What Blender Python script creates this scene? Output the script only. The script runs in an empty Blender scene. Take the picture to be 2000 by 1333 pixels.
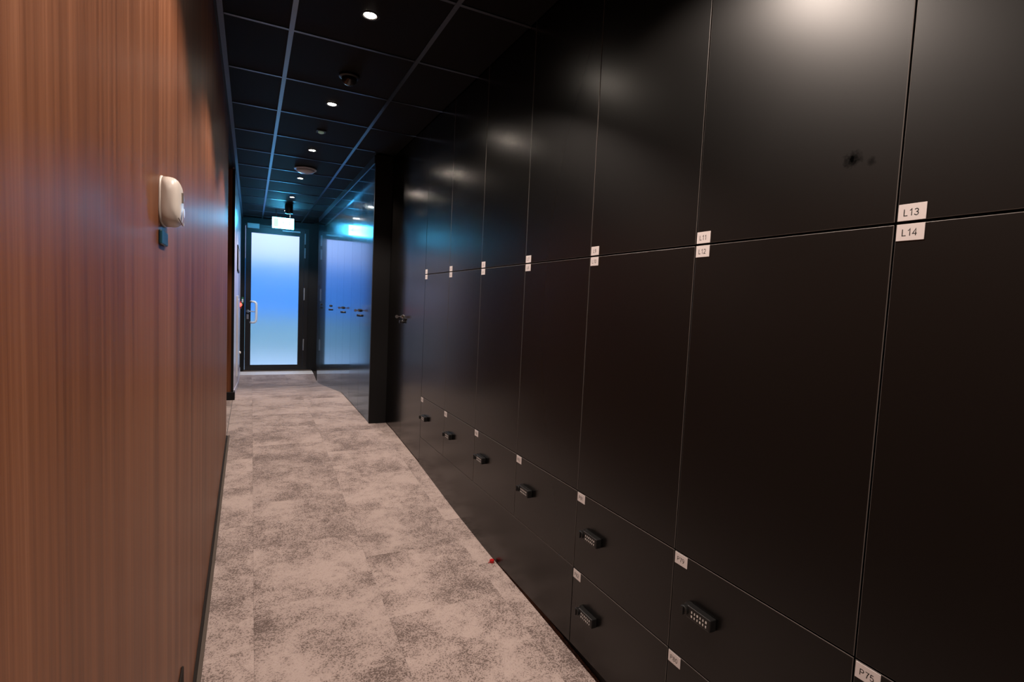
import bpy, bmesh, math, random
from mathutils import Vector, Matrix

random.seed(7)
S = bpy.context.scene
COL = S.collection

# ------------------------------------------------------------------ camera
YAW, PITCH, ROLL = math.radians(26.6427), math.radians(-3.8956), math.radians(2.6204)
F_PX = 1022.08
f = Vector((math.sin(YAW) * math.cos(PITCH), math.cos(YAW) * math.cos(PITCH), math.sin(PITCH)))
r = Vector((math.cos(YAW), -math.sin(YAW), 0))
u = r.cross(f)
r2 = r * math.cos(ROLL) + u * math.sin(ROLL)
u2 = -r * math.sin(ROLL) + u * math.cos(ROLL)
cam_data = bpy.data.cameras.new('camera')
cam_data.sensor_width = 36.0
cam_data.lens = 36.0 * F_PX / 2000.0
cam_data.clip_start = 0.02
cam = bpy.data.objects.new('camera', cam_data)
cam.matrix_world = Matrix(((r2.x, u2.x, -f.x, 0), (r2.y, u2.y, -f.y, 0), (r2.z, u2.z, -f.z, 1.30), (0, 0, 0, 1)))
COL.objects.link(cam)
S.camera = cam

# ------------------------------------------------------------------ exposure, world, sun
S.view_settings.view_transform = 'Standard'
S.view_settings.look = 'None'
S.view_settings.exposure = 0.0
S.view_settings.gamma = 1.0
S.view_settings.use_curve_mapping = False

LAMP_W = 77.0            # every ceiling downlight
LAMP_COL = (1.0, 0.83, 0.72)
SPOT_ANGLE = 120.0
SPOT_BLEND = 0.32
SPOT_TILT = 6.0           # gimbals turned a little towards the lockers
SIGN_E = 60.0             # the exit sign
SKY_STRENGTH = 1.25

world = bpy.data.worlds.new('sky')
S.world = world
world.use_nodes = True
wn = world.node_tree
wn.nodes.clear()
wo = wn.nodes.new('ShaderNodeOutputWorld')
wb = wn.nodes.new('ShaderNodeBackground')
wr = wn.nodes.new('ShaderNodeValToRGB')
wt = wn.nodes.new('ShaderNodeTexCoord')
wx = wn.nodes.new('ShaderNodeSeparateXYZ')
wr.color_ramp.elements[0].position = 0.0
wr.color_ramp.elements[0].color = (0.53, 0.62, 1.15, 1)
wr.color_ramp.elements[1].position = 0.8
wr.color_ramp.elements[1].color = (1.30, 1.75, 2.7, 1)   # overcast: zenith brighter than horizon
wn.links.new(wt.outputs['Generated'], wx.inputs[0])
wn.links.new(wx.outputs['Z'], wr.inputs[0])
wn.links.new(wr.outputs[0], wb.inputs['Color'])
wb.inputs['Strength'].default_value = SKY_STRENGTH
wn.links.new(wb.outputs[0], wo.inputs[0])

# ------------------------------------------------------------------ measures (metres)
ZC = 2.523                # ceiling
XL = -0.155               # wood wall face
D = 1.094                 # locker fronts
XB = 0.945                # far glossy cabinet fronts
Y_END = 9.6               # end wall
Y_BACK = -2.4
W_LOCK = 0.5
Y_L0 = 3.5805             # far seam of the first locker column
Z_SPLIT = 1.488           # seam between upper and lower locker doors
Z_DRAW = 0.6245           # top of the drawers
Z_LOW = 0.332             # seam below the first drawer row
Z_KICK = 0.040            # lower edge of fronts
GAP = 0.0018

KN = [(-2.6, -.05), (.7, -.045), (1.4, -.02), (1.9, .015), (2.26, .032), (2.84, .068), (3.57, .135), (4.4, .190), (4.8, .200),
      (6.1, .205), (6.25, .200), (8.45, -.035), (8.9, -.042), (9.25, .000), (9.6, .015), (14, .015)]


def lin(y):
    if y <= KN[0][0]:
        return KN[0][1]
    for (a, za), (b, zb) in zip(KN, KN[1:]):
        if y <= b:
            return za + (zb - za) * (y - a) / (b - a)
    return KN[-1][1]


def fz(y):
    return sum(lin(y + d) for d in (-.1, -.05, 0, .05, .1)) / 5.0


# ------------------------------------------------------------------ mesh helpers
def obj(name, bm, mats, parent=None, smooth=False, loc=None):
    me = bpy.data.meshes.new(name)
    bm.normal_update()
    bm.to_mesh(me)
    bm.free()
    if not isinstance(mats, (list, tuple)):
        mats = [mats]
    for m in mats:
        me.materials.append(m)
    if smooth:
        for p in me.polygons:
            p.use_smooth = True
    o = bpy.data.objects.new(name, me)
    COL.objects.link(o)
    if parent:
        o.parent = parent
        pw = parent_world(parent)
        o.location = -pw if loc is None else Vector(loc) - pw
    elif loc is not None:
        o.location = loc
    return o


def parent_world(p):
    v = Vector((0, 0, 0))
    while p:
        v = v + p.location
        p = p.parent
    return v


def tag(o, label=None, cat=None, group=None, kind=None):
    if label:
        o['label'] = label
    if cat:
        o['category'] = cat
    if group:
        o['group'] = group
    if kind:
        o['kind'] = kind
    return o


def thing(name, loc, label=None, cat=None, group=None, kind=None):
    o = bpy.data.objects.new(name, None)
    o.empty_display_size = 0.05
    COL.objects.link(o)
    o.location = loc
    return tag(o, label, cat, group, kind)


def box(bm, x0, x1, y0, y1, z0, z1, mi=0):
    vs = [bm.verts.new(p) for p in ((x0, y0, z0), (x1, y0, z0), (x1, y1, z0), (x0, y1, z0),
                                    (x0, y0, z1), (x1, y0, z1), (x1, y1, z1), (x0, y1, z1))]
    fs = []
    for q in ((0, 3, 2, 1), (4, 5, 6, 7), (0, 1, 5, 4), (1, 2, 6, 5), (2, 3, 7, 6), (3, 0, 4, 7)):
        fc = bm.faces.new([vs[i] for i in q])
        fc.material_index = mi
        fs.append(fc)
    return fs


def bbox_bm(*a, bev=0.0, seg=1, mi=0):
    bm = bmesh.new()
    box(bm, *a, mi=mi)
    if bev:
        bmesh.ops.bevel(bm, geom=bm.edges[:], offset=bev, segments=seg, affect='EDGES', profile=0.5)
    return bm


def front_bm(x0, x1, y0, y1, z0, z1, bev=0.0012):
    """cabinet front facing -X: laminate face (0), rounded edge band (1)"""
    bm = bmesh.new()
    box(bm, x0, x1, y0, y1, z0, z1)
    ed = [e for e in bm.edges if all(abs(v.co.x - x0) < 1e-6 for v in e.verts)]
    bmesh.ops.bevel(bm, geom=ed, offset=bev, segments=2, affect='EDGES', profile=0.5)
    bm.normal_update()
    for fc in bm.faces:
        fc.material_index = 1 if 0.03 < abs(fc.normal.x) < 0.99 else 0
    return bm


def loft_bm(x0, x1, y0, y1, zb, zt, n=12, bev=0):
    """bar along Y with floor-following bottom zb(y) and top zt(y)"""
    bm = bmesh.new()
    rings = []
    for i in range(n + 1):
        y = y0 + (y1 - y0) * i / n
        b, t = zb(y), zt(y)
        rings.append([bm.verts.new(p) for p in ((x0, y, b), (x1, y, b), (x1, y, t), (x0, y, t))])
    for a, b in zip(rings, rings[1:]):
        for k in range(4):
            bm.faces.new((a[k], b[k], b[(k + 1) % 4], a[(k + 1) % 4]))
    bm.faces.new(rings[0])
    bm.faces.new(rings[-1][::-1])
    bmesh.ops.recalc_face_normals(bm, faces=bm.faces[:])
    return bm


def lathe(bm, prof, n, origin, axis='z', mi=0):
    """prof: list of (radius, height); spun round an axis through origin"""
    ox, oy, oz = origin
    rings = []
    for rad, h in prof:
        ring = []
        for k in range(n):
            a = 2 * math.pi * k / n
            c, s = rad * math.cos(a), rad * math.sin(a)
            if axis == 'z':
                p = (ox + c, oy + s, oz + h)
            elif axis == 'x':
                p = (ox + h, oy + c, oz + s)
            else:
                p = (ox + c, oy + h, oz + s)
            ring.append(bm.verts.new(p))
        rings.append(ring)
    fs = []
    for a, b in zip(rings, rings[1:]):
        for k in range(n):
            fs.append(bm.faces.new((a[k], a[(k + 1) % n], b[(k + 1) % n], b[k])))
    fs.append(bm.faces.new(rings[0][::-1]))
    fs.append(bm.faces.new(rings[-1]))
    for fc in fs:
        fc.material_index = mi
    bmesh.ops.recalc_face_normals(bm, faces=fs)
    return fs


def tube(bm, pts, rad, n=10, mi=0):
    pts = [Vector(p) for p in pts]
    rings = []
    nrm = None
    for i, p in enumerate(pts):
        t = (pts[min(i + 1, len(pts) - 1)] - pts[max(i - 1, 0)]).normalized()
        if nrm is None:
            nrm = t.orthogonal().normalized()
        nrm = (nrm - t * nrm.dot(t)).normalized()
        b = t.cross(nrm)
        rings.append([bm.verts.new(p + (nrm * math.cos(2 * math.pi * k / n) + b * math.sin(2 * math.pi * k / n)) * rad) for k in range(n)])
    fs = []
    for a, b in zip(rings, rings[1:]):
        for k in range(n):
            fs.append(bm.faces.new((a[k], a[(k + 1) % n], b[(k + 1) % n], b[k])))
    fs.append(bm.faces.new(rings[0][::-1]))
    fs.append(bm.faces.new(rings[-1]))
    for fc in fs:
        fc.material_index = mi
    bmesh.ops.recalc_face_normals(bm, faces=fs)


# ------------------------------------------------------------------ material helpers
def mat(name, col=(.5, .5, .5), rough=.5, metal=0.0, spec=.5, emit=None, strength=0.0, coat=0.0, coat_rough=.05):
    m = bpy.data.materials.new(name)
    m.use_nodes = True
    b = m.node_tree.nodes['Principled BSDF']
    b.inputs['Base Color'].default_value = (*col, 1)
    b.inputs['Roughness'].default_value = rough
    b.inputs['Metallic'].default_value = metal
    b.inputs['Specular IOR Level'].default_value = spec
    b.inputs['Coat Weight'].default_value = coat
    b.inputs['Coat Roughness'].default_value = coat_rough
    if emit:
        b.inputs['Emission Color'].default_value = (*emit, 1)
        b.inputs['Emission Strength'].default_value = strength
    return m


class NT:
    def __init__(self, m):
        self.t = m.node_tree
        self.b = self.t.nodes['Principled BSDF']

    def n(self, typ, **kw):
        nd = self.t.nodes.new(typ)
        for k, v in kw.items():
            if k in nd.inputs:
                nd.inputs[k].default_value = v
            else:
                setattr(nd, k, v)
        return nd

    def l(self, a, b):
        self.t.links.new(a, b)

    def math(self, op, a, b):
        nd = self.t.nodes.new('ShaderNodeMath')
        nd.operation = op
        for i, x in enumerate((a, b)):
            if isinstance(x, (int, float)):
                nd.inputs[i].default_value = x
            else:
                self.l(x, nd.inputs[i])
        return nd.outputs[0]

    def ramp(self, fac, stops):
        nd = self.t.nodes.new('ShaderNodeValToRGB')
        el = nd.color_ramp.elements
        while len(el) < len(stops):
            el.new(0.5)
        for e, (p, c) in zip(el, stops):
            e.position = p
            e.color = (*c, 1)
        self.l(fac, nd.inputs[0])
        return nd.outputs[0]

    def mix(self, fac, a, b, mode='MIX'):
        nd = self.t.nodes.new('ShaderNodeMix')
        nd.data_type = 'RGBA'
        nd.blend_type = mode
        for sock, x in ((nd.inputs[0], fac), (nd.inputs[6], a), (nd.inputs[7], b)):
            if isinstance(x, (int, float)):
                sock.default_value = x
            elif isinstance(x, tuple):
                sock.default_value = (*x, 1)
            else:
                self.l(x, sock)
        return nd.outputs[2]

    def coords(self, scale=(1, 1, 1), kind='Object', loc=None):
        tc = self.n('ShaderNodeTexCoord')
        mp = self.n('ShaderNodeMapping')
        mp.inputs['Scale'].default_value = scale
        self.l(tc.outputs[kind], mp.inputs[0])
        if loc is not None:
            self.l(loc, mp.inputs['Location'])
        return mp.outputs[0]

    def noise(self, vec, scale, detail=4, rough=.55, dim='3D'):
        nd = self.n('ShaderNodeTexNoise')
        nd.inputs['Scale'].default_value = scale
        nd.inputs['Detail'].default_value = detail
        nd.inputs['Roughness'].default_value = rough
        self.l(vec, nd.inputs['Vector'])
        return nd.outputs[0]

    def bump(self, h, strength, dist):
        nd = self.n('ShaderNodeBump')
        nd.inputs['Strength'].default_value = strength
        nd.inputs['Distance'].default_value = dist
        self.l(h, nd.inputs['Height'])
        self.l(nd.outputs[0], self.b.inputs['Normal'])


def mat_wood(name='walnut_veneer', grain='y'):
    m = mat(name, rough=.42, spec=.14)
    t = NT(m)
    big = t.noise(t.coords((14, 14, .35)), 1.0, 5, .6)
    fine = t.noise(t.coords((95, 95, .9)), 1.0, 4, .65)
    pore = t.noise(t.coords((420, 420, 7)), 1.0, 2, .5)
    s = t.math('ADD', t.math('MULTIPLY', big, .50), t.math('MULTIPLY', fine, .38))
    s = t.math('ADD', s, t.math('MULTIPLY', pore, .12))
    c = t.ramp(s, [(.34, (.075, .025, .0105)), (.45, (.145, .052, .023)), (.54, (.200, .076, .035)), (.66, (.300, .130, .068))])
    t.l(c, t.b.inputs['Base Color'])
    rg = t.n('ShaderNodeMapRange')
    rg.inputs['To Min'].default_value = .36
    rg.inputs['To Max'].default_value = .50
    t.l(fine, rg.inputs[0])
    t.l(rg.outputs[0], t.b.inputs['Roughness'])
    t.bump(fine, .08, .0006)
    return m


def mat_carpet():
    m = mat('loop_pile_carpet', rough=.95, spec=.1)
    t = NT(m)
    t.b.inputs['Sheen Weight'].default_value = .45
    t.b.inputs['Sheen Roughness'].default_value = .4
    t.b.inputs['Sheen Tint'].default_value = (.95, .97, 1, 1)
    oi = t.n('ShaderNodeObjectInfo')
    off = t.n('ShaderNodeVectorMath', operation='SCALE')
    cmb = t.n('ShaderNodeCombineXYZ')
    t.l(oi.outputs['Random'], cmb.inputs[0])
    t.l(t.math('MULTIPLY', oi.outputs['Random'], 3.7), cmb.inputs[1])
    t.l(cmb.outputs[0], off.inputs[0])
    off.inputs['Scale'].default_value = 37.0
    big = t.noise(t.coords((1, 1, 1), loc=off.outputs[0]), 3.6, 4, .62)
    mid = t.noise(t.coords((1, 1, 1), loc=off.outputs[0]), 22, 3, .6)
    base = t.coords((1, 1, .2))
    loops = t.n('ShaderNodeTexVoronoi')
    loops.inputs['Scale'].default_value = 235
    t.l(base, loops.inputs['Vector'])
    speck = t.noise(base, 260, 2, .7)
    lc = t.n('ShaderNodeSeparateColor')
    t.l(loops.outputs['Color'], lc.inputs[0])
    # share of dark loops follows the mottling
    s = t.math('ADD', t.math('MULTIPLY', big, .72), t.math('MULTIPLY', mid, .28))
    dark = t.ramp(s, [(.40, (0, 0, 0)), (.66, (1, 1, 1))])
    thr = t.math('MULTIPLY', dark, .85)
    thr = t.math('ADD', thr, .16)
    diff = t.math('SUBTRACT', thr, lc.outputs[0])
    pick = t.math('MULTIPLY', diff, 2.2)
    cl = t.n('ShaderNodeClamp')
    t.l(pick, cl.inputs[0])
    light = t.mix(speck, (.370, .295, .268), (.500, .412, .378))
    darkc = t.mix(speck, (.132, .099, .087), (.228, .178, .159))
    c = t.mix(cl.outputs[0], light, darkc)
    tone = t.math('ADD', t.math('MULTIPLY', oi.outputs['Random'], .07), .965)
    c = t.mix(dark, c, t.mix(1.0, c, (.70, .68, .68), 'MULTIPLY'))
    c2 = t.n('ShaderNodeVectorMath', operation='SCALE')
    t.l(c, c2.inputs[0])
    t.l(tone, c2.inputs['Scale'])
    t.l(c2.outputs[0], t.b.inputs['Base Color'])
    inv = t.math('SUBTRACT', 1.0, loops.outputs['Distance'])
    t.bump(inv, .55, .003)
    return m


def angle_rough(m, r0, r1, lo=.02, hi=.55):
    """satin lacquer: sharper sheen towards grazing angles (Layer Weight facing)"""
    t = NT(m)
    lw = t.n('ShaderNodeLayerWeight')
    lw.inputs['Blend'].default_value = .5
    rg = t.n('ShaderNodeMapRange')
    rg.inputs['From Min'].default_value = lo
    rg.inputs['From Max'].default_value = hi
    rg.inputs['To Min'].default_value = r0
    rg.inputs['To Max'].default_value = r1
    t.l(lw.outputs['Facing'], rg.inputs[0])
    t.l(rg.outputs[0], t.b.inputs['Roughness'])
    return t


def mat_laminate(name, stain=None):
    m = mat(name, (.0024, .0022, .0020), .4, spec=.40)
    t = angle_rough(m, .37, .14, .25, .85)
    sp = t.noise(t.coords((1, 1, 1)), 900, 2, .6)
    t.bump(sp, .05, .0004)
    if stain:
        tc = t.n('ShaderNodeTexCoord')
        tot = None
        nz = t.noise(t.coords((1, 1, 1)), 70, 3, .7)
        for (sy, sz, rad, amt) in stain:
            d = t.n('ShaderNodeVectorMath', operation='DISTANCE')
            mp = t.n('ShaderNodeMapping')
            mp.inputs['Scale'].default_value = (0, 1, 1)
            t.l(tc.outputs['Object'], mp.inputs[0])
            t.l(mp.outputs[0], d.inputs[0])
            d.inputs[1].default_value = (0, sy, sz)
            dd = t.math('ADD', d.outputs['Value'], t.math('MULTIPLY', t.math('SUBTRACT', nz, .5), rad * 1.6))
            k = t.n('ShaderNodeMapRange')
            k.inputs['From Min'].default_value = rad * .25
            k.inputs['From Max'].default_value = rad
            k.inputs['To Min'].default_value = amt
            k.inputs['To Max'].default_value = 0
            t.l(dd, k.inputs[0])
            tot = k.outputs[0] if tot is None else t.math('MAXIMUM', tot, k.outputs[0])
        c = t.mix(tot, (.0024, .0022, .0020), (.0010, .0010, .0010))
        t.l(c, t.b.inputs['Base Color'])
        t.l(t.math('MULTIPLY', t.math('SUBTRACT', 1.0, tot), .40), t.b.inputs['Specular IOR Level'])
    return m


M = {}
M['wood'] = mat_wood()
M['carpet'] = mat_carpet()
M['underlay'] = mat('carpet_backing', (.05, .043, .04), .9, spec=.1)
M['lam'] = mat_laminate('black_satin_laminate')
M['edge'] = mat('dark_edge_band', (.085, .074, .068), .45, spec=.35)
M['carcass'] = mat('black_carcass_board', (.006, .0055, .005), .6, spec=.2)
def lacquer(name, rough):
    m = mat(name, (.032, .055, .090), rough, metal=1.0, coat=.35, coat_rough=.22)
    m.node_tree.nodes['Principled BSDF'].inputs['Specular Tint'].default_value = (.72, .87, 1, 1)
    return m


M['lacquer'] = lacquer('glossy_blue_black_lacquer', .05)
M['lacquer_dull'] = lacquer('rougher_blue_black_lacquer', .11)  # rougher copy that dims reflections in the nearest doors
M['lacquer_edge'] = mat('cabinet_edge_band', (.05, .05, .055), .3)
M['black'] = mat('matt_black_paint', (.007, .007, .0075), .55, spec=.25)
M['tile'] = mat('black_acoustic_tile', (.0055, .0050, .0045), .7, spec=.12)
NT(M['tile']).bump(NT(M['tile']).noise(NT(M['tile']).coords(), 300, 3, .6), .25, .001)
M['rail'] = mat('satin_black_steel_rail', (.13, .14, .16), .30, metal=1.0)
M['plate'] = mat('pale_number_plate', (.60, .55, .54), .4)
M['ink'] = mat('black_ink', (.012, .011, .011), .5)
M['lockbody'] = mat('black_plastic', (.0065, .0065, .0065), .4, spec=.4)
M['keys'] = mat('white_printed_keys', (.55, .52, .50), .5)
M['chrome'] = mat('polished_chrome', (.75, .73, .70), .18, metal=1.0)
M['steel'] = mat('brushed_steel', (.62, .62, .63), .32, metal=1.0)
M['alu'] = mat('grey_aluminium', (.34, .35, .37), .42, metal=.6)
M['white'] = mat('white_plastic', (.72, .66, .60), .38)
M['whitepaint'] = mat('white_lacquered_steel', (.62, .63, .68), .18)
M['handle'] = mat('white_coated_tube', (.95, .96, .97), .3)
M['tealtab'] = mat('teal_plastic_tab', (.004, .055, .085), .4)
M['grey'] = mat('grey_plastic', (.25, .22, .20), .4)
M['farwall'] = mat('pale_lacquered_panel', (.55, .54, .66), .30, spec=.8)
M['base'] = mat('dark_brown_skirting', (.020, .016, .014), .8, spec=.08)
M['strip'] = mat('bronze_edge_strip', (.090, .072, .060), .8, spec=.1)
M['red'] = mat('red_plastic', (.42, .010, .012), .35)
M['redlamp'] = mat('red_indicator', (.5, .02, .02), .35, emit=(1, .10, .06), strength=2.6)
M['greenlamp'] = mat('green_plastic_box', (.01, .12, .06), .4)
M['lampglow'] = mat('downlight_lens', (1, 1, 1), .4, emit=(1.0, .86, .72), strength=115.0)
M['spotglow'] = mat('spot_lens', (.03, .03, .03), .2)
M['sign'] = mat('lit_sign_face', (.8, .9, .9), .4, emit=(.075, .56, 1.0), strength=SIGN_E)
M['signgreen'] = mat('lit_sign_pictogram', (.3, .8, .6), .4, emit=(.80, 1.0, .90), strength=.9)
M['ledgreen'] = mat('pale_led_lens', (.4, .5, .42), .4, emit=(.6, .9, .7), strength=.10)
M['concrete'] = mat('pale_paving', (.60, .66, .62), .9)
M['tint_blue'] = mat('tint_fence_blue', (.050, .36, .80), .7)  # made-up fence colours, picked for the gradient seen through the glass
M['tint_aqua'] = mat('tint_fence_turquoise', (.28, .49, .46), .7)
M['frame'] = mat('black_anodised_frame', (.009, .009, .010), .38, spec=.5)

glass = bpy.data.materials.new('frosted_glass')
glass.use_nodes = True
gb = glass.node_tree.nodes['Principled BSDF']
gb.inputs['Base Color'].default_value = (.96, .98, 1, 1)
gb.inputs['Roughness'].default_value = .42
gb.inputs['Transmission Weight'].default_value = 1.0
gb.inputs['IOR'].default_value = 1.45
M['glass'] = glass

# ================================================================== SETTING
# ---- floor: base slab and carpet tiles laid in 0.5 m columns
floor = thing('floor', (0, 0, 0), 'mottled grey beige loop pile carpet tile floor rising to a landing and ramping down to the glass door', kind='structure')
obj('screed', loft_bm(-1.25, 1.5, Y_BACK, Y_END + .1, lambda y: fz(y) - .12, lambda y: fz(y) - .009, 60), M['underlay'], floor)
cols = [(XL + .001, .024), (.024, .514), (.514, 1.004), (1.004, 1.133)]
T_LEN = .49
for ci, (xa, xb) in enumerate(cols):
    y = Y_BACK - (0.245 if ci % 2 else 0)
    while y < Y_END - .01:
        ya, yb = max(y, Y_BACK), min(y + T_LEN, Y_END - .001)
        x1 = xb
        if ci == 3 and ya > 4.0:
            y += T_LEN
            continue
        if ci == 2 and ya > 4.63:
            x1 = XB + .012
        h = random.uniform(-.0003, .0003)
        g = .00025
        obj('carpet_tile', loft_bm(xa + g, x1 - g, ya + g, yb - g, lambda q: fz(q) - .0085, lambda q, h=h: fz(q) + h, 8), M['carpet'], floor)
        y += T_LEN
# strip of carpet under the tall cabinet bay and the tiles of the side opening
obj('carpet_tile', loft_bm(1.005, 1.133, 4.02, 4.64, lambda q: fz(q) - .0085, lambda q: fz(q), 6), M['carpet'], floor)
for k in range(2):
    for j in range(4):
        ya = 4.43 + j * .39
        obj('carpet_tile', loft_bm(XL - .001 - .5 * (k + 1), XL - .003 - .5 * k, ya, ya + .388, lambda q: fz(q) - .0085, lambda q: fz(q), 4), M['carpet'], floor)

# ---- ceiling: slab, lay-in tiles, exposed grid
ceil = thing('ceiling', (0, 0, ZC), 'black suspended ceiling of square lay-in tiles on a satin steel grid', kind='structure')
obj('soffit', bbox_bm(-1.25, 1.6, Y_BACK, Y_END + .1, ZC + .03, ZC + .06), M['black'], ceil)
Y0C = 2.7303
ys = [Y0C + .6 * k for k in range(-9, 12)]
ys = [y for y in ys if Y_BACK < y < Y_END]
yb_ = [Y_BACK] + ys + [Y_END]
xs = [-.131, .156, .750, 1.344]
for xa, xb in zip(xs, xs[1:]):
    for ya, yb in zip(yb_, yb_[1:]):
        x1 = min(xb, 1.093 if ya < 4.5 else XB - .002)
        obj('ceiling_tile', bbox_bm(xa + .004, x1 - .004, ya + .004, yb - .004, ZC + .004, ZC + .02), M['tile'], ceil)
for xm in (.156, .750):
    obj('main_rail', bbox_bm(xm - .0105, xm + .0105, Y_BACK, Y_END, ZC - .0015, ZC + .0035), M['rail'], ceil)
obj('wall_angle', bbox_bm(-.143, -.121, Y_BACK, Y_END, ZC - .002, ZC + .0035), M['rail'], ceil)
obj('shadow_gap', bbox_bm(XL, -.1432, Y_BACK, Y_END, ZC + .003, ZC + .012), M['black'], ceil)
for y in ys:
    obj('cross_tee', bbox_bm(-.119, 1.093 if y < 4.5 else XB - .002, y - .008, y + .008, ZC, ZC + .003), M['rail'], ceil)
obj('soffit_board', bbox_bm(-1.25, XL - .021, 4.42, 6.0, ZC, ZC + .02), M['black'], ceil)

# ---- left walls
wl = obj('wall_left', loft_bm(XL - .02, XL, Y_BACK, 4.42, lambda y: fz(y) + .028, lambda y: ZC + .02, 20), M['wood'])
tag(wl, 'long walnut veneer wall panel with vertical grain on the left', kind='structure')
bl = thing('baseboard_left', (XL, 0, 0), 'low dark skirting and bronze carpet edge strip under the walnut wall', kind='structure')
obj('skirting', loft_bm(XL - .02, XL + .009, Y_BACK, 4.46, lambda y: fz(y), lambda y: fz(y) + .022, 24), M['base'], bl)
obj('edge_strip', loft_bm(XL + .009, XL + .021, Y_BACK, 4.50, lambda y: fz(y), lambda y: fz(y) + .010, 24), M['strip'], bl)
tag(obj('wall_left_end', bbox_bm(-1.2, XL - .02, 4.38, 4.42, .0, ZC + .02), M['wood']), 'walnut return where the near wall ends at the side opening', kind='structure')
tag(obj('wall_niche', bbox_bm(-1.24, -1.2, 4.38, 6.05, .0, ZC + .02), M['black']), 'dark inner wall of the side opening on the left', kind='structure')
far = thing('wall_left_far', (-.15, 6, 0), 'pale glossy wall beyond the side opening, next to the glass door', kind='structure')
obj('lacquered_panel', loft_bm(-.19, -.150, 6.012, Y_END, lambda y: fz(y), lambda y: ZC + .02, 16), M['farwall'], far)
obj('walnut_reveal', bbox_bm(-1.2, -.172, 6.0, 6.012, fz(6.0), ZC + .02), M['wood'], far)
obj('corner_strip', bbox_bm(-.172, -.149, 5.998, 6.012, fz(6.0), ZC), M['black'], far)
obj('skirting_return', bbox_bm(-1.2, -.136, 5.985, 6.10, fz(6.0) - .002, fz(6.0) + .082, bev=.003), M['black'], far)
obj('skirting', loft_bm(-.15, -.143, 6.10, Y_END, lambda y: fz(y), lambda y: fz(y) + .07, 14), M['farwall'], far)

# ---- wall added behind the camera to keep sky light out, wall behind the lockers
tag(obj('wall_light_stop', bbox_bm(-.6, 1.6, Y_BACK - .06, Y_BACK, -.1, ZC + .06), M['black']), 'unseen dark wall added behind the viewpoint to shut out sky light', kind='structure')
tag(obj('wall_right', bbox_bm(1.50, 1.56, Y_BACK, Y_END, -.1, ZC + .06), M['black']), 'dark wall behind the cabinets on the right', kind='structure')
tag(obj('trim_1', bbox_bm(D, D + .02, Y_BACK, Y_L0 - 7 * W_LOCK - GAP, -.045, ZC + .015), M['lam']), 'black laminate wall cladding continuing after the last locker column', kind='structure')

# ---- end wall and glazed door
wb_ = thing('wall_back', (0, Y_END, 0), 'black end wall round the glass door', kind='structure')
obj('left_jamb_panel', bbox_bm(-.190, -.100, Y_END, Y_END + .08, -.10, ZC + .03), M['black'], wb_)
obj('right_jamb_panel', bbox_bm(.872, 1.5, Y_END, Y_END + .08, -.10, ZC + .03), M['black'], wb_)
obj('lintel_panel', bbox_bm(-.100, .872, Y_END, Y_END + .08, 2.425, ZC + .03), M['black'], wb_)

door = thing('door_1', (.36, Y_END, .015), 'black framed door with one tall frosted glass pane at the end of the corridor', kind='structure')
GX0, GX1, GZ0, GZ1 = -.008, .735, .110, 2.300
LX0, LX1, LZ0, LZ1 = -.082, .800, .035, 2.395


def ring_bm(x0, x1, z0, z1, a0, a1, b0, b1, y0, y1, bev=.002):
    bm = bmesh.new()
    box(bm, x0, a0, y0, y1, z0, z1)
    box(bm, a1, x1, y0, y1, z0, z1)
    box(bm, a0, a1, y0, y1, z0, b0)
    box(bm, a0, a1, y0, y1, b1, z1)
    return bm


obj('door_frame', ring_bm(-.100, .872, .012, 2.425, LX0 - .003, LX1 + .003, .02, LZ1 + .003, Y_END - .012, Y_END + .07), M['frame'], door)
leaf = obj('door_leaf', ring_bm(LX0, LX1, LZ0, LZ1, GX0, GX1, GZ0, GZ1, Y_END - .006, Y_END + .055), M['frame'], door)
obj('glass_pane', bbox_bm(GX0 - .008, GX1 + .008, Y_END + .022, Y_END + .030, GZ0 - .008, GZ1 + .008), M['glass'], door)
obj('glazing_bead', ring_bm(GX0 - .001, GX1 + .001, GZ0 - .001, GZ1 + .001, GX0 + .010, GX1 - .010, GZ0 + .010, GZ1 - .010, Y_END + .002, Y_END + .0215), M['frame'], door)
for za, zb in ((2.166, 2.346), (1.933, 2.105), (1.224, 1.432), (.366, .560)):
    bm = bmesh.new()
    lathe(bm, [(.0, 0), (.009, 0), (.011, .004), (.011, zb - za - .004), (.009, zb - za), (0, zb - za)], 10, (.815, Y_END - .016, za))
    obj('hinge', bm, M['alu'], door)
bm = bmesh.new()
lathe(bm, [(.0, 0), (.026, 0), (.026, -.008), (.012, -.011), (.011, -.045), (.0, -.045)], 20, (-.042, Y_END - .006, 1.008), 'y')
tube(bm, [(-.042, Y_END - .048, 1.008), (-.02, Y_END - .052, 1.008), (.03, Y_END - .052, 1.006), (.078, Y_END - .050, 1.004)], .0085, 10)
obj('lever_handle', bm, M['steel'], door, smooth=True)
bm = bbox_bm(-.058, -.026, Y_END - .014, Y_END - .006, .880, .958, bev=.004, seg=2)
lathe(bm, [(0, 0), (.009, 0), (.009, -.008), (0, -.008)], 12, (-.042, Y_END - .014, .930), 'y')
obj('lock_cylinder', bm, M['steel'], door)
bm = bmesh.new()
hz0, hz1 = .825, 1.168
pts = [(.000, Y_END - .004, hz1), (.035, Y_END - .045, hz1), (.062, Y_END - .055, hz1 - .006), (.080, Y_END - .06, hz1 - .026), (.085, Y_END - .06, hz1 - .06),
       (.085, Y_END - .06, hz0 + .06), (.080, Y_END - .06, hz0 + .026), (.062, Y_END - .055, hz0 + .006), (.035, Y_END - .045, hz0), (.000, Y_END - .004, hz0)]
tube(bm, pts, .0185, 12)
obj('pull_handle', bm, M['handle'], door, smooth=True)
bm = bbox_bm(-.062, .115, Y_END - .062, Y_END - .0065, 2.352, 2.432, bev=.004, seg=2)
obj('door_closer', bm, M['alu'], door)
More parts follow.
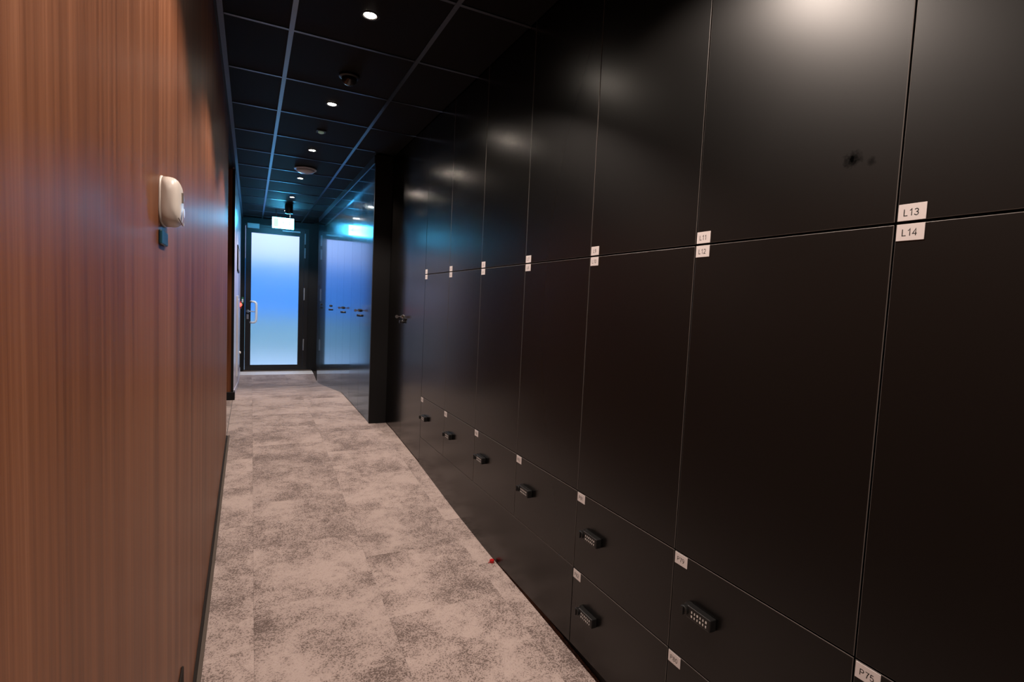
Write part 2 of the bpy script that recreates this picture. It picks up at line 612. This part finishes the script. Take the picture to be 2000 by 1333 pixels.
bm = bbox_bm(.455, .735, Y_END - .040, Y_END - .012, 2.346, 2.372, bev=.003)
obj('closer_rail', bm, M['alu'], door)
obj('threshold', bbox_bm(-.100, .945, Y_END - .03, Y_END + .08, fz(9.58), .034, bev=.002), M['strip'], door)

M['vinyl'] = mat('pale_vinyl', (.78, .77, .76), .45)
tag(obj('trim_2', loft_bm(-.142, XB + .012, 9.27, Y_END - .032, lambda y: fz(y), lambda y: fz(y) + .003, 6), M['vinyl']), 'pale vinyl strip on the floor before the door threshold', kind='structure')

# ---- outdoors beyond the frosted pane; fence made up to colour the glass
tag(obj('ground', bbox_bm(-9, 11, Y_END + .09, 24, -.10, -.01), M['concrete']), 'pale paving outside the glass door', kind='structure')
bf = thing('tint_fence', (.4, 11.5, -.01), 'made-up blue board fence with turquoise lower half, tinting the frosted glass door from behind', 'fence')
for k in range(34):
    xa = -4.7 + .3 * k
    obj('board', bbox_bm(xa + .003, xa + .297, 11.5, 11.53, .86, 1.98, bev=.004), M['tint_blue'], bf)
    obj('lower_board', bbox_bm(xa + .003, xa + .297, 11.5, 11.53, .16, .86, bev=.004), M['tint_aqua'], bf)
    obj('pale_tint_board', bbox_bm(xa + .001, xa + .299, 11.48, 11.53, -.01, .16, bev=.004), M['concrete'], bf)  # pale foot added to whiten the bottom of the pane

# ================================================================== LOCKERS
FT = .018
font_cache = {}


def arc(cx, cz, rx, rz, a0, a1, n=12):
    return [(cx + rx * math.cos(math.radians(a0 + (a1 - a0) * i / n)), cz + rz * math.sin(math.radians(a0 + (a1 - a0) * i / n))) for i in range(n + 1)]


# plain sans-serif glyphs drawn as strokes on a 1 high grid: (advance, strokes)
GLYPH = {
    'L': (.66, [[(.08, 1), (.08, .04), (.56, .04)]]),
    'P': (.74, [[(.08, 0), (.08, .96), (.36, .96)] + arc(.36, .72, .24, .24, 90, -90) + [(.08, .48)]]),
    '0': (.66, [arc(.31, .5, .25, .47, 0, 360, 24)]),
    '1': (.58, [[(.08, .76), (.22, .84), (.34, 1.0), (.34, 0)]]),
    '2': (.66, [arc(.31, .70, .24, .26, 165, -20) + [(.46, .48), (.10, .12), (.06, .04), (.58, .04)]]),
    '3': (.66, [arc(.30, .73, .22, .23, 160, -80) + [(.27, .52)], [(.27, .52)] + arc(.30, .27, .25, .24, 80, -165)]),
    '4': (.66, [[(.44, 0), (.44, .98), (.05, .28), (.60, .28)]]),
    '5': (.66, [[(.53, .96), (.15, .96), (.10, .54)] + arc(.30, .32, .25, .29, 130, -160)]),
    '6': (.66, [arc(.31, .30, .24, .27, 0, 360, 20), arc(.52, .30, .45, .68, 180, 95, 10)]),
    '7': (.62, [[(.05, .95), (.55, .95), (.36, .55), (.24, 0)]]),
    '8': (.66, [arc(.31, .74, .20, .22, 0, 360, 18), arc(.31, .27, .25, .25, 0, 360, 18)]),
    '9': (.66, [arc(.31, .70, .24, .27, 0, 360, 20), arc(.10, .70, .45, .68, 0, -85, 10)]),
}


def text_mesh(txt, size):
    key = (txt, size)
    if key in font_cache:
        return font_cache[key]
    h, w = size * .72, .066
    bm = bmesh.new()
    wid = sum(GLYPH[c][0] for c in txt) + .08 * (len(txt) - 1)
    px = -wid / 2
    for c in txt:
        adv, strokes = GLYPH[c]
        for st in strokes:
            st = [p for i, p in enumerate(st) if i == 0 or (abs(p[0] - st[i - 1][0]) + abs(p[1] - st[i - 1][1])) > 1e-5]
            P = [Vector((px + a, b - .5, 0)) for a, b in st]
            prev = None
            for i, p in enumerate(P):
                d0 = (p - P[i - 1]).normalized() if i else None
                d1 = (P[i + 1] - p).normalized() if i < len(P) - 1 else None
                t = ((d0 or d1) + (d1 or d0)).normalized()
                nn = Vector((-t.y, t.x, 0))
                k = 1.0 / max(.5, nn.dot(Vector((-(d1 or d0).y, (d1 or d0).x, 0))))
                pair = (bm.verts.new((p + nn * w * k) * h), bm.verts.new((p - nn * w * k) * h))
                if prev:
                    bm.faces.new((prev[0], prev[1], pair[1], pair[0]))
                prev = pair
        px += adv + .08
    me = bpy.data.meshes.new('lettering')
    bm.normal_update()
    bm.to_mesh(me)
    bm.free()
    me.materials.append(M['ink'])
    font_cache[key] = me
    return me


TXT_ROT = Matrix(((0, 0, -1), (-1, 0, 0), (0, 1, 0)))  # text x -> -Y, y -> Z, normal -> -X


def number_plate(parent, yl, z0, z1, txt):
    y1, y0 = yl - .004, yl - .0505
    pl = obj('number_plate', bbox_bm(D - .0016, D - .0002, y0, y1, z0, z1, bev=.0003), M['plate'], parent)
    me = text_mesh(txt, .0175)
    t = bpy.data.objects.new('lettering', me)
    COL.objects.link(t)
    t.parent = pl
    t.matrix_basis = Matrix.Translation(Vector((D - .0017, (y0 + y1) / 2 + .001, (z0 + z1) / 2 - .0005))) @ TXT_ROT.to_4x4()
    return pl


def combination_lock(parent, yl, zc):
    """small black digital cam lock: turning knob at the far end, keypad towards the viewer"""
    ya, yb = yl - .062, yl - .162
    bm = bbox_bm(D - .024, D - .0002, yb, ya - .018, zc - .0165, zc + .0165, bev=.003, seg=2)
    box(bm, D - .0242, D - .0236, yb + .006, ya - .030, zc - .013, zc + .013)
    o = obj('combination_lock', bm, M['lockbody'], parent)
    bm = bmesh.new()
    lathe(bm, [(0, 0), (.0165, 0), (.0165, -.010), (.013, -.012), (.013, -.028), (.011, -.030), (0, -.030)], 18, (D - .0002, ya - .012, zc), 'x')
    box(bm, D - .034, D - .029, ya - .0145, ya - .0095, zc - .011, zc + .011)
    obj('turn_knob', bm, M['lockbody'], o, smooth=False)
    bm = bmesh.new()
    n = 6
    for i in range(n):
        for zz in (.0058, -.0058):
            yc = ya - .038 - i * .0098
            hw = .0015 + (.0006 if (i * 7 + int(zz > 0)) % 3 == 0 else 0)
            box(bm, D - .0250, D - .0242, yc - hw, yc + hw, zc + zz - .0028, zc + zz + .0028)
    obj('keypad', bm, M['keys'], o)
    return o


P_TXT = [('P86',), ('P85',), ('P84',), ('P83',), ('P81', 'P82'), ('P79', 'P80'), ('P75', 'P76')]
ordinal = ['standing against the tall key-lock cabinet', 'with the second drawer along', 'with the third drawer along', 'above the near end of the long plinth panel',
           'its two drawers beside the plinth panel', 'with drawers P79 and P80', 'cut by the right photo edge']
M['lam_stain'] = mat_laminate('black_satin_laminate_smudged', [(.672, 1.628, .020, 1.0), (.634, 1.616, .010, .6)])
for i in range(7):
    y1 = Y_L0 - W_LOCK * i
    y0 = y1 - W_LOCK
    two = i >= 4
    ltx = (f'L{2 * i + 1}', f'L{2 * i + 2}')
    lk = thing('locker_column', (D, (y0 + y1) / 2, max(fz(y0), .0)),
               f'black locker column with plates {ltx[0]} and {ltx[1]}, {ordinal[i]}', 'locker', 'black numbered locker columns along the right wall')
    bm = bmesh.new()
    box(bm, D + FT + .002, 1.49, y0 + .0004, y1 - .0004, max(.055, fz(y1) + .004), ZC + .018)
    obj('carcass', bm, M['carcass'], lk)
    a, b = y0 + GAP, y1 - GAP
    up = M['lam_stain'] if i == 5 else M['lam']
    obj('upper_door', front_bm(D, D + FT, a, b, Z_SPLIT + .0025, ZC + .012), [up, M['edge']], lk)
    obj('lower_door', front_bm(D, D + FT, a, b, Z_DRAW + GAP, Z_SPLIT - .0025), [M['lam'], M['edge']], lk)
    obj('drawer', front_bm(D, D + FT, a, b, Z_LOW + GAP, Z_DRAW - GAP), [M['lam'], M['edge']], lk)
    number_plate(lk, y1, Z_SPLIT + .003, Z_SPLIT + .034, ltx[0])
    number_plate(lk, y1, Z_SPLIT - .034, Z_SPLIT - .003, ltx[1])
    number_plate(lk, y1, Z_DRAW - .035, Z_DRAW - .003, P_TXT[i][0])
    combination_lock(lk, y1, .492)
    if two:
        obj('drawer', front_bm(D, D + FT, a, b, Z_KICK, Z_LOW - GAP), [M['lam'], M['edge']], lk)
        number_plate(lk, y1, Z_LOW - .035, Z_LOW - .003, P_TXT[i][1])
        combination_lock(lk, y1, .205)
        obj('plinth', loft_bm(D + .028, D + .045, y0, y1, lambda y: fz(y), lambda y: .056, 5), M['carcass'], lk)

yp0, yp1 = Y_L0 - 4 * W_LOCK + GAP, Y_L0 - GAP
pp = thing('plinth_panel', (D, (yp0 + yp1) / 2, fz((yp0 + yp1) / 2)), 'long seamless black plinth panel below the single-drawer lockers', 'panel')
bm = loft_bm(D, D + FT, yp0, yp1, lambda y: max(fz(y) + .001, Z_KICK), lambda y: Z_LOW - GAP, 30)
bm.normal_update()
obj('front_board', bm, M['lam'], pp)
obj('top_edge', bbox_bm(D + .0002, D + FT, yp0, yp1, Z_LOW - GAP, Z_LOW - GAP + .0014), M['edge'], pp)
obj('plinth', loft_bm(D + .028, D + .045, yp0, 2.6, lambda y: fz(y), lambda y: max(fz(y), .05) + .01, 5), M['carcass'], pp)


def cam_lock(parent, x, y, z, key=False, mk='chrome'):
    bm = bmesh.new()
    lathe(bm, [(0, 0), (.014, 0), (.014, -.006), (.0105, -.0085), (.0105, -.016), (0, -.016)], 18, (x - .0002, y, z), 'x')
    o = obj('lock_cylinder', bm, M[mk], parent)
    if key:
        bm = bmesh.new()
        box(bm, x - .042, x - .016, y - .001, y + .001, z - .004, z + .004)
        lathe(bm, [(0, -.0012), (.013, -.0012), (.013, .0012), (0, .0012)], 14, (x - .050, y, z - .001), 'y')
        obj('key', bm, M['steel'], o)
    return o


# ---- tall cabinet with two full-height doors between lockers and the glossy block
kc0, kc1 = Y_L0 + GAP, 4.640
kc = thing('tall_cabinet', (D, (kc0 + kc1) / 2, fz(4.1)), 'tall plain black two-door cabinet with a key in its lock, left of locker plate L1', 'cabinet')
obj('carcass', bbox_bm(D + FT + .002, 1.49, kc0, kc1, fz(4.3) + .012, ZC + .018), M['carcass'], kc)
ym = 4.118
zk = .172
for a, b in ((kc0, ym - .0012), (ym + .0012, kc1)):
    obj('cabinet_door', loft_bm(D, D + FT, a, b, lambda y: max(fz(y) + .012, .150), lambda y: ZC + .012, 6), M['lam'], kc)
cam_lock(kc, D, ym + .030, 1.170, True)
cam_lock(kc, D, ym - .030, 1.150, False, 'lockbody')
bm = bmesh.new()
lathe(bm, [(0, 0), (.013, 0), (.013, -.004), (.008, -.010), (.008, -.018), (.013, -.022), (.013, -.028), (0, -.028)], 16, (D - .0002, ym + .030, 1.128), 'x')
obj('door_knob', bm, M['lockbody'], kc)
obj('plinth', loft_bm(D + .026, D + .04, kc0, kc1, lambda y: fz(y), lambda y: fz(y) + .03, 6), M['carcass'], kc)

# ---- glossy block: four double-door cabinets
GB0, GB1 = 4.660, 8.790
GW = (GB1 - GB0) / 4
gl_lab = ['nearest of the four, beside the dark side panel', 'second from the near end, above the start of the ramp',
          'second from the glass door', 'farthest of the four, next to the glass door']
for k in range(4):
    a, b = GB0 + GW * k, GB0 + GW * (k + 1)
    g = thing('glossy_cabinet', (XB, (a + b) / 2, fz((a + b) / 2)), f'tall glossy double-door cabinet, {gl_lab[k]}', 'cabinet',
              'glossy double-door cabinets by the glass door')
    obj('carcass', bbox_bm(XB + FT + .002, 1.49, a + .002, b - .0005, .222, 2.46), M['carcass'], g)
    m_ = (a + b) / 2
    for da, db in ((a + .001, m_ - .001), (m_ + .001, b - .001)):
        obj('cabinet_door', front_bm(XB, XB + FT, da, db, .218, 2.462, bev=.001), [M['lacquer_dull' if k == 0 else 'lacquer'], M['lacquer_edge']], g)
    for s in (-1, 1):
        cam_lock(g, XB, m_ + s * .034, 1.185, s == -1 and k in (0, 1), 'lockbody')
        bm = bmesh.new()
        lathe(bm, [(0, 0), (.011, 0), (.009, -.010), (.012, -.020), (.009, -.024), (0, -.024)], 14, (XB - .0002, m_ + s * .034, 1.135), 'x')
        obj('door_knob', bm, M['lockbody'], g)
    obj('plinth', loft_bm(XB + .006, XB + .022, a, b, lambda y: fz(y), lambda y: .2165, 8), M['lacquer'], g)
    obj('filler_strip', bbox_bm(XB - .006, XB + .012, a, b, 2.464, ZC + .012), M['rail'], g)
    if k == 0:
        obj('side_panel', bbox_bm(XB + .001, 1.49, GB0 - .0175, GB0 - .0005, fz(GB0) + .001, ZC + .012), M['black'], g)['label'] = 'matt black side panel'
    if k == 3:
        obj('side_panel', loft_bm(XB + .001, 1.49, GB1 + .001, GB1 + .018, lambda y: fz(y), lambda y: ZC, 1), M['black'], g)['label'] = 'matt black side panel'

# ================================================================== CEILING FITTINGS
place = ['just outside the photo above the viewpoint', 'above the nearest lockers outside the photo', 'biggest in view, at the top edge of the photo',
         'second from the viewer', 'third from the viewer', 'between the white round detector and the exit sign', 'just before the black cylinder spot', 'behind the viewpoint', 'half hidden behind the cylinder spot and exit sign']
for k, yl in enumerate((.01, 1.21, 2.411, 3.605, 4.809, 6.009, 7.215, -1.19, 8.415)):
    x = .450
    dl = thing('downlight', (x, yl, ZC), f'small round glowing ceiling downlight, {place[k]}', 'downlight', 'recessed downlights in a row')
    bm = bmesh.new()
    lathe(bm, [(.026, -.0005), (.040, -.0005), (.042, -.003), (.040, -.005), (.030, -.005), (.026, -.0005)], 28, (x, yl, ZC + .0038))
    obj('trim_ring', bm, M['black'], dl)
    bm = bmesh.new()
    lathe(bm, [(0, 0), (.025, 0), (.024, -.002), (0, -.0032)], 24, (x, yl, ZC + .0034))
    obj('lens', bm, M['lampglow'], dl)
    ld = bpy.data.lights.new('downlight_beam', 'SPOT')
    ld.energy = LAMP_W
    ld.color = LAMP_COL
    ld.spot_size = math.radians(SPOT_ANGLE)
    ld.spot_blend = SPOT_BLEND
    ld.shadow_soft_size = .022
    lo = bpy.data.objects.new('beam', ld)
    COL.objects.link(lo)
    lo.parent = dl
    lo.location = (0, 0, -.030)
    lo.rotation_euler = (0, math.radians(-SPOT_TILT), 0)

# white round detector
sm = thing('ceiling_detector', (.459, 5.52, ZC), 'flat white round detector on the ceiling between two downlights', 'detector')
bm = bmesh.new()
lathe(bm, [(0, 0), (.100, 0), (.104, -.006), (.100, -.014), (0, -.014)], 32, (.459, 5.52, ZC))
obj('base_plate', bm, M['whitepaint'], sm, smooth=False)
bm = bmesh.new()
lathe(bm, [(.084, 0), (.080, -.014), (.060, -.026), (.030, -.031), (0, -.032)], 32, (.459, 5.52, ZC - .014))
obj('dome', bm, M['whitepaint'], sm, smooth=True)
# dark sprinkler / dome
sp = thing('ceiling_sensor', (.475, 3.10, ZC), 'black half-dome sensor on the ceiling between the two nearest downlights', 'sensor')
bm = bmesh.new()
lathe(bm, [(0, 0), (.055, 0), (.055, -.012), (.046, -.016), (0, -.016)], 28, (.475, 3.10, ZC + .0035))
obj('base_ring', bm, M['lockbody'], sp)
bm = bmesh.new()
lathe(bm, [(.042, 0), (.038, -.018), (.026, -.032), (.010, -.039), (0, -.040)], 24, (.475, 3.10, ZC - .0125))
M['dome'] = mat('glossy_black_dome', (.015, .015, .017), .12, spec=.6)
obj('dome', bm, M['dome'], sp, smooth=True)
# small emergency light
el = thing('emergency_light', (.454, 4.223, ZC), 'tiny square emergency light on the ceiling after the second downlight in view', 'light')
obj('housing', bbox_bm(.454 - .034, .454 + .034, 4.223 - .034, 4.223 + .034, ZC - .004, ZC + .0035, bev=.002), M['lockbody'], el)
bm = bmesh.new()
lathe(bm, [(.022, 0), (.020, -.008), (.010, -.012), (0, -.013)], 20, (.454, 4.223, ZC - .004))
obj('lens', bm, M['ledgreen'], el, smooth=True)
# cylinder spot
cs = thing('cylinder_spot', (.450, 7.80, ZC), 'black surface-mounted cylinder spot hanging just before the exit sign', 'spotlight')
bm = bmesh.new()
lathe(bm, [(0, 0), (.050, 0), (.052, -.004), (.052, -.118), (.048, -.122), (.040, -.122), (.038, -.112), (0, -.112)], 30, (.450, 7.80, ZC))
obj('cylinder_body', bm, M['lockbody'], cs)
bm = bmesh.new()
lathe(bm, [(0, 0), (.034, 0), (.030, -.012), (.018, -.018), (0, -.020)], 20, (.440, 7.79, ZC - .110))
obj('lens', bm, M['spotglow'], cs, smooth=True)

# exit sign
EX0, EX1, EZ0, EZ1, EY = .267, .553, 2.262, 2.414, 8.40
es = thing('exit_sign', (.41, EY, ZC), 'glowing white emergency exit sign box hanging from the ceiling before the door', 'sign')
bm = bmesh.new()
box(bm, EX0, EX1, EY - .014, EY + .014, EZ0, EZ1)
obj('light_box', bm, M['sign'], es)
bm = bmesh.new()
box(bm, EX0 - .002, EX1 + .002, EY - .016, EY + .016, EZ1 - .0005, EZ1 + .010)
obj('lamp_housing', bm, M['frame'], es)
for xx in (EX0 + .05, EX1 - .05):
    bm = bmesh.new()
    tube(bm, [(xx, EY, EZ1 + .009), (xx, EY, ZC + .002)], .005, 8)
    obj('hanger', bm, M['frame'], es)


def picto(yf):
    bm = bmesh.new()
    d = .0008
    ya, yb = yf - d, yf + d
    # door opening, arrow, running figure in flat strokes
    box(bm, .285, .345, ya, yb, 2.280, 2.398)
    box(bm, .470, .540, ya, yb, 2.334, 2.346)
    for s in (0, 1, 2, 3, 4):
        box(bm, .470 + .007 * s, .478 + .007 * s, ya, yb, 2.340 - .007 * (s + 1), 2.340 + .007 * (s + 1))
    lathe(bm, [(0, -d), (.010, -d), (.010, d), (0, d)], 14, (.405, yf, 2.384), 'y')

    def bar(p, q, w):
        p, q = Vector((p[0], 0, p[1])), Vector((q[0], 0, q[1]))
        t = (q - p).normalized()
        nn = Vector((-t.z, 0, t.x)) * w
        vs = []
        for yy in (ya, yb):
            for v in (p + nn, q + nn, q - nn, p - nn):
                vs.append(bm.verts.new((v.x, yy, v.z)))
        for qd in ((0, 1, 2, 3), (7, 6, 5, 4), (0, 4, 5, 1), (1, 5, 6, 2), (2, 6, 7, 3), (3, 7, 4, 0)):
            bm.faces.new([vs[i] for i in qd])
    bar((.402, 2.370), (.418, 2.330), .008)
    bar((.402, 2.366), (.378, 2.350), .004)
    bar((.404, 2.366), (.432, 2.350), .004)
    bar((.418, 2.330), (.398, 2.306), .005)
    bar((.398, 2.306), (.384, 2.284), .005)
    bar((.418, 2.330), (.436, 2.306), .005)
    bar((.436, 2.306), (.456, 2.300), .005)
    return bm


obj('pictogram', picto(EY - .0150), M['signgreen'], es)

# ================================================================== WALL FITTINGS
# white device on the walnut wall
dv = thing('wall_detector', (XL, 1.225, 1.47), 'rounded white wall detector on the walnut wall, with a teal tab below it', 'detector')
DY0, DY1, DZ0, DZ1 = 1.178, 1.292, 1.424, 1.516


def pill(x0, depth, inset, name, m, y0=DY0, y1=DY1, z0=DZ0, z1=DZ1, n=44, e=3.4, dome=.5):
    """superellipse plan, domed towards +X"""
    bm = bmesh.new()
    cy, cz, ay, az = (y0 + y1) / 2, (z0 + z1) / 2, (y1 - y0) / 2 - inset, (z1 - z0) / 2 - inset
    prof = [(1.0, 0), (1.0, .35), (.985, .55), (.95, .70), (.88, .83), (.76, .92), (.55, .975), (.25, 1.0)]
    rings = []
    for sc, h in prof:
        ring = []
        for k in range(n):
            a = 2 * math.pi * k / n
            c, s = math.cos(a), math.sin(a)
            ring.append(bm.verts.new((x0 + depth * h, cy + ay * sc * math.copysign(abs(c) ** (2 / e), c), cz + az * sc * math.copysign(abs(s) ** (2 / e), s))))
        rings.append(ring)
    for p, q in zip(rings, rings[1:]):
        for k in range(n):
            bm.faces.new((p[k], p[(k + 1) % n], q[(k + 1) % n], q[k]))
    bm.faces.new(rings[0][::-1])
    bm.faces.new(rings[-1])
    bmesh.ops.recalc_face_normals(bm, faces=bm.faces[:])
    return obj(name, bm, m, dv, smooth=True)


pill(XL + .0002, .006, -.001, 'back_plate', M['white'])
pill(XL + .004, .028, 0.0, 'housing', M['white'])
# sensor window: small dark wedge with a grille slot
bm = bmesh.new()
v = [bm.verts.new(p) for p in ((XL + .0352, 1.226, 1.490), (XL + .0352, 1.244, 1.478), (XL + .0352, 1.226, 1.470))]
w = [bm.verts.new((p.co.x - .006, p.co.y, p.co.z)) for p in v]
bm.faces.new(v)
bm.faces.new(w[::-1])
for k in range(3):
    bm.faces.new((v[k], w[k], w[(k + 1) % 3], v[(k + 1) % 3]))
bmesh.ops.recalc_face_normals(bm, faces=bm.faces[:])
obj('arrow_mark', bm, M['grey'], dv)
bm = bmesh.new()
pts = [(XL + .034, 1.19 + .085 * q, 1.437 - .010 * math.sin(math.pi * q)) for q in [k / 10 for k in range(11)]]
tube(bm, [(XL + .0338 - .0035 * abs(2 * k / 10 - 1) ** 2, p[1], p[2]) for k, p in enumerate(pts)], .0009, 6)
obj('seam_line', bm, M['grey'], dv)
bm = bmesh.new()
lathe(bm, [(0, 0), (.009, 0), (.009, .0012), (0, .0012)], 16, (XL + .0345, 1.236, 1.452), 'x')
obj('test_button', bm, M['white'], dv)
bm = bbox_bm(XL + .0002, XL + .006, 1.178, 1.258, 1.385, 1.412, bev=.0025, seg=2)
obj('hanging_tab', bm, M['tealtab'], dv)['label'] = 'dark teal plastic tab'

# dark socket low on the walnut wall
so = thing('wall_socket', (XL, 1.53, .25), 'dark low wall socket at the bottom edge of the walnut wall', 'socket')
obj('back_box', bbox_bm(XL + .0002, XL + .006, 1.475, 1.565, .205, .302, bev=.003, seg=2), M['base'], so)
bm = bmesh.new()
lathe(bm, [(0, 0), (.024, 0), (.022, .004), (0, .004)], 20, (XL + .006, 1.52, .255), 'x')
obj('socket_face', bm, M['base'], so)

# fittings on the far pale wall
hc = thing('hose_cabinet', (-.15, 7.6, .30), 'slim white hydrant cabinet on the pale far wall left of the door', 'cabinet')
obj('cabinet_body', bbox_bm(-.1498, -.134, 7.02, 8.10, .30, 1.262, bev=.002), M['whitepaint'], hc)
obj('cabinet_door', bbox_bm(-.134, -.131, 7.06, 8.06, .34, 1.222, bev=.001), M['farwall'], hc)
bm = bmesh.new()
lathe(bm, [(0, 0), (.018, 0), (.020, .010), (.012, .020), (0, .022)], 16, (-.131, 7.85, .505), 'x')
obj('pull_knob', bm, M['handle'], hc, smooth=True)
fa = thing('fire_alarm_button', (-.15, 8.35, 1.13), 'small red lit alarm call point on the far left wall before the door', 'alarm button')
obj('alarm_box', bbox_bm(-.1498, -.118, 8.30, 8.40, 1.08, 1.185, bev=.006, seg=2), M['red'], fa)
bm = bmesh.new()
lathe(bm, [(0, 0), (.028, 0), (.024, -.008), (0, -.010)], 18, (-.134, 8.300, 1.135), 'y')
obj('indicator', bm, M['redlamp'], fa, smooth=True)
nf = thing('notice_frame', (-.15, 7.5, 1.72), 'narrow black framed notice on the far left wall above the white cabinet', 'picture frame')
obj('frame_border', bbox_bm(-.1498, -.138, 7.08, 7.92, 1.56, 1.87, bev=.002), M['black'], nf)
obj('notice_sheet', bbox_bm(-.138, -.1375, 7.11, 7.89, 1.59, 1.84), M['grey'], nf)
gr = thing('door_release', (-.118, Y_END, 1.18), 'small green emergency door release box beside the door frame', 'switch')
obj('release_box', bbox_bm(-.134, -.102, Y_END - .034, Y_END - .0135, 1.12, 1.235, bev=.004, seg=2), M['greenlamp'], gr)
obj('press_plate', bbox_bm(-.130, -.106, Y_END - .036, Y_END - .034, 1.15, 1.205), M['whitepaint'], gr)

# little red scrap on the carpet by the plinth
rs = thing('red_cap', (1.076, 2.255, fz(2.255)), 'tiny red plastic cap lying on the carpet against the plinth panel', 'cap')
bm = bmesh.new()
lathe(bm, [(0, 0), (.0110, 0), (.0118, .010), (.0104, .0135), (0, .0140)], 16, (1.076, 2.255, fz(2.255) + .0008))
obj('cap_shell', bm, M['red'], rs)
bm = bmesh.new()
tube(bm, [(1.066, 2.255, fz(2.255) + .004), (1.060, 2.256, fz(2.255) + .0035), (1.057, 2.252, fz(2.255) + .003)], .0022, 6)
obj('cap_tail', bm, M['red'], rs)
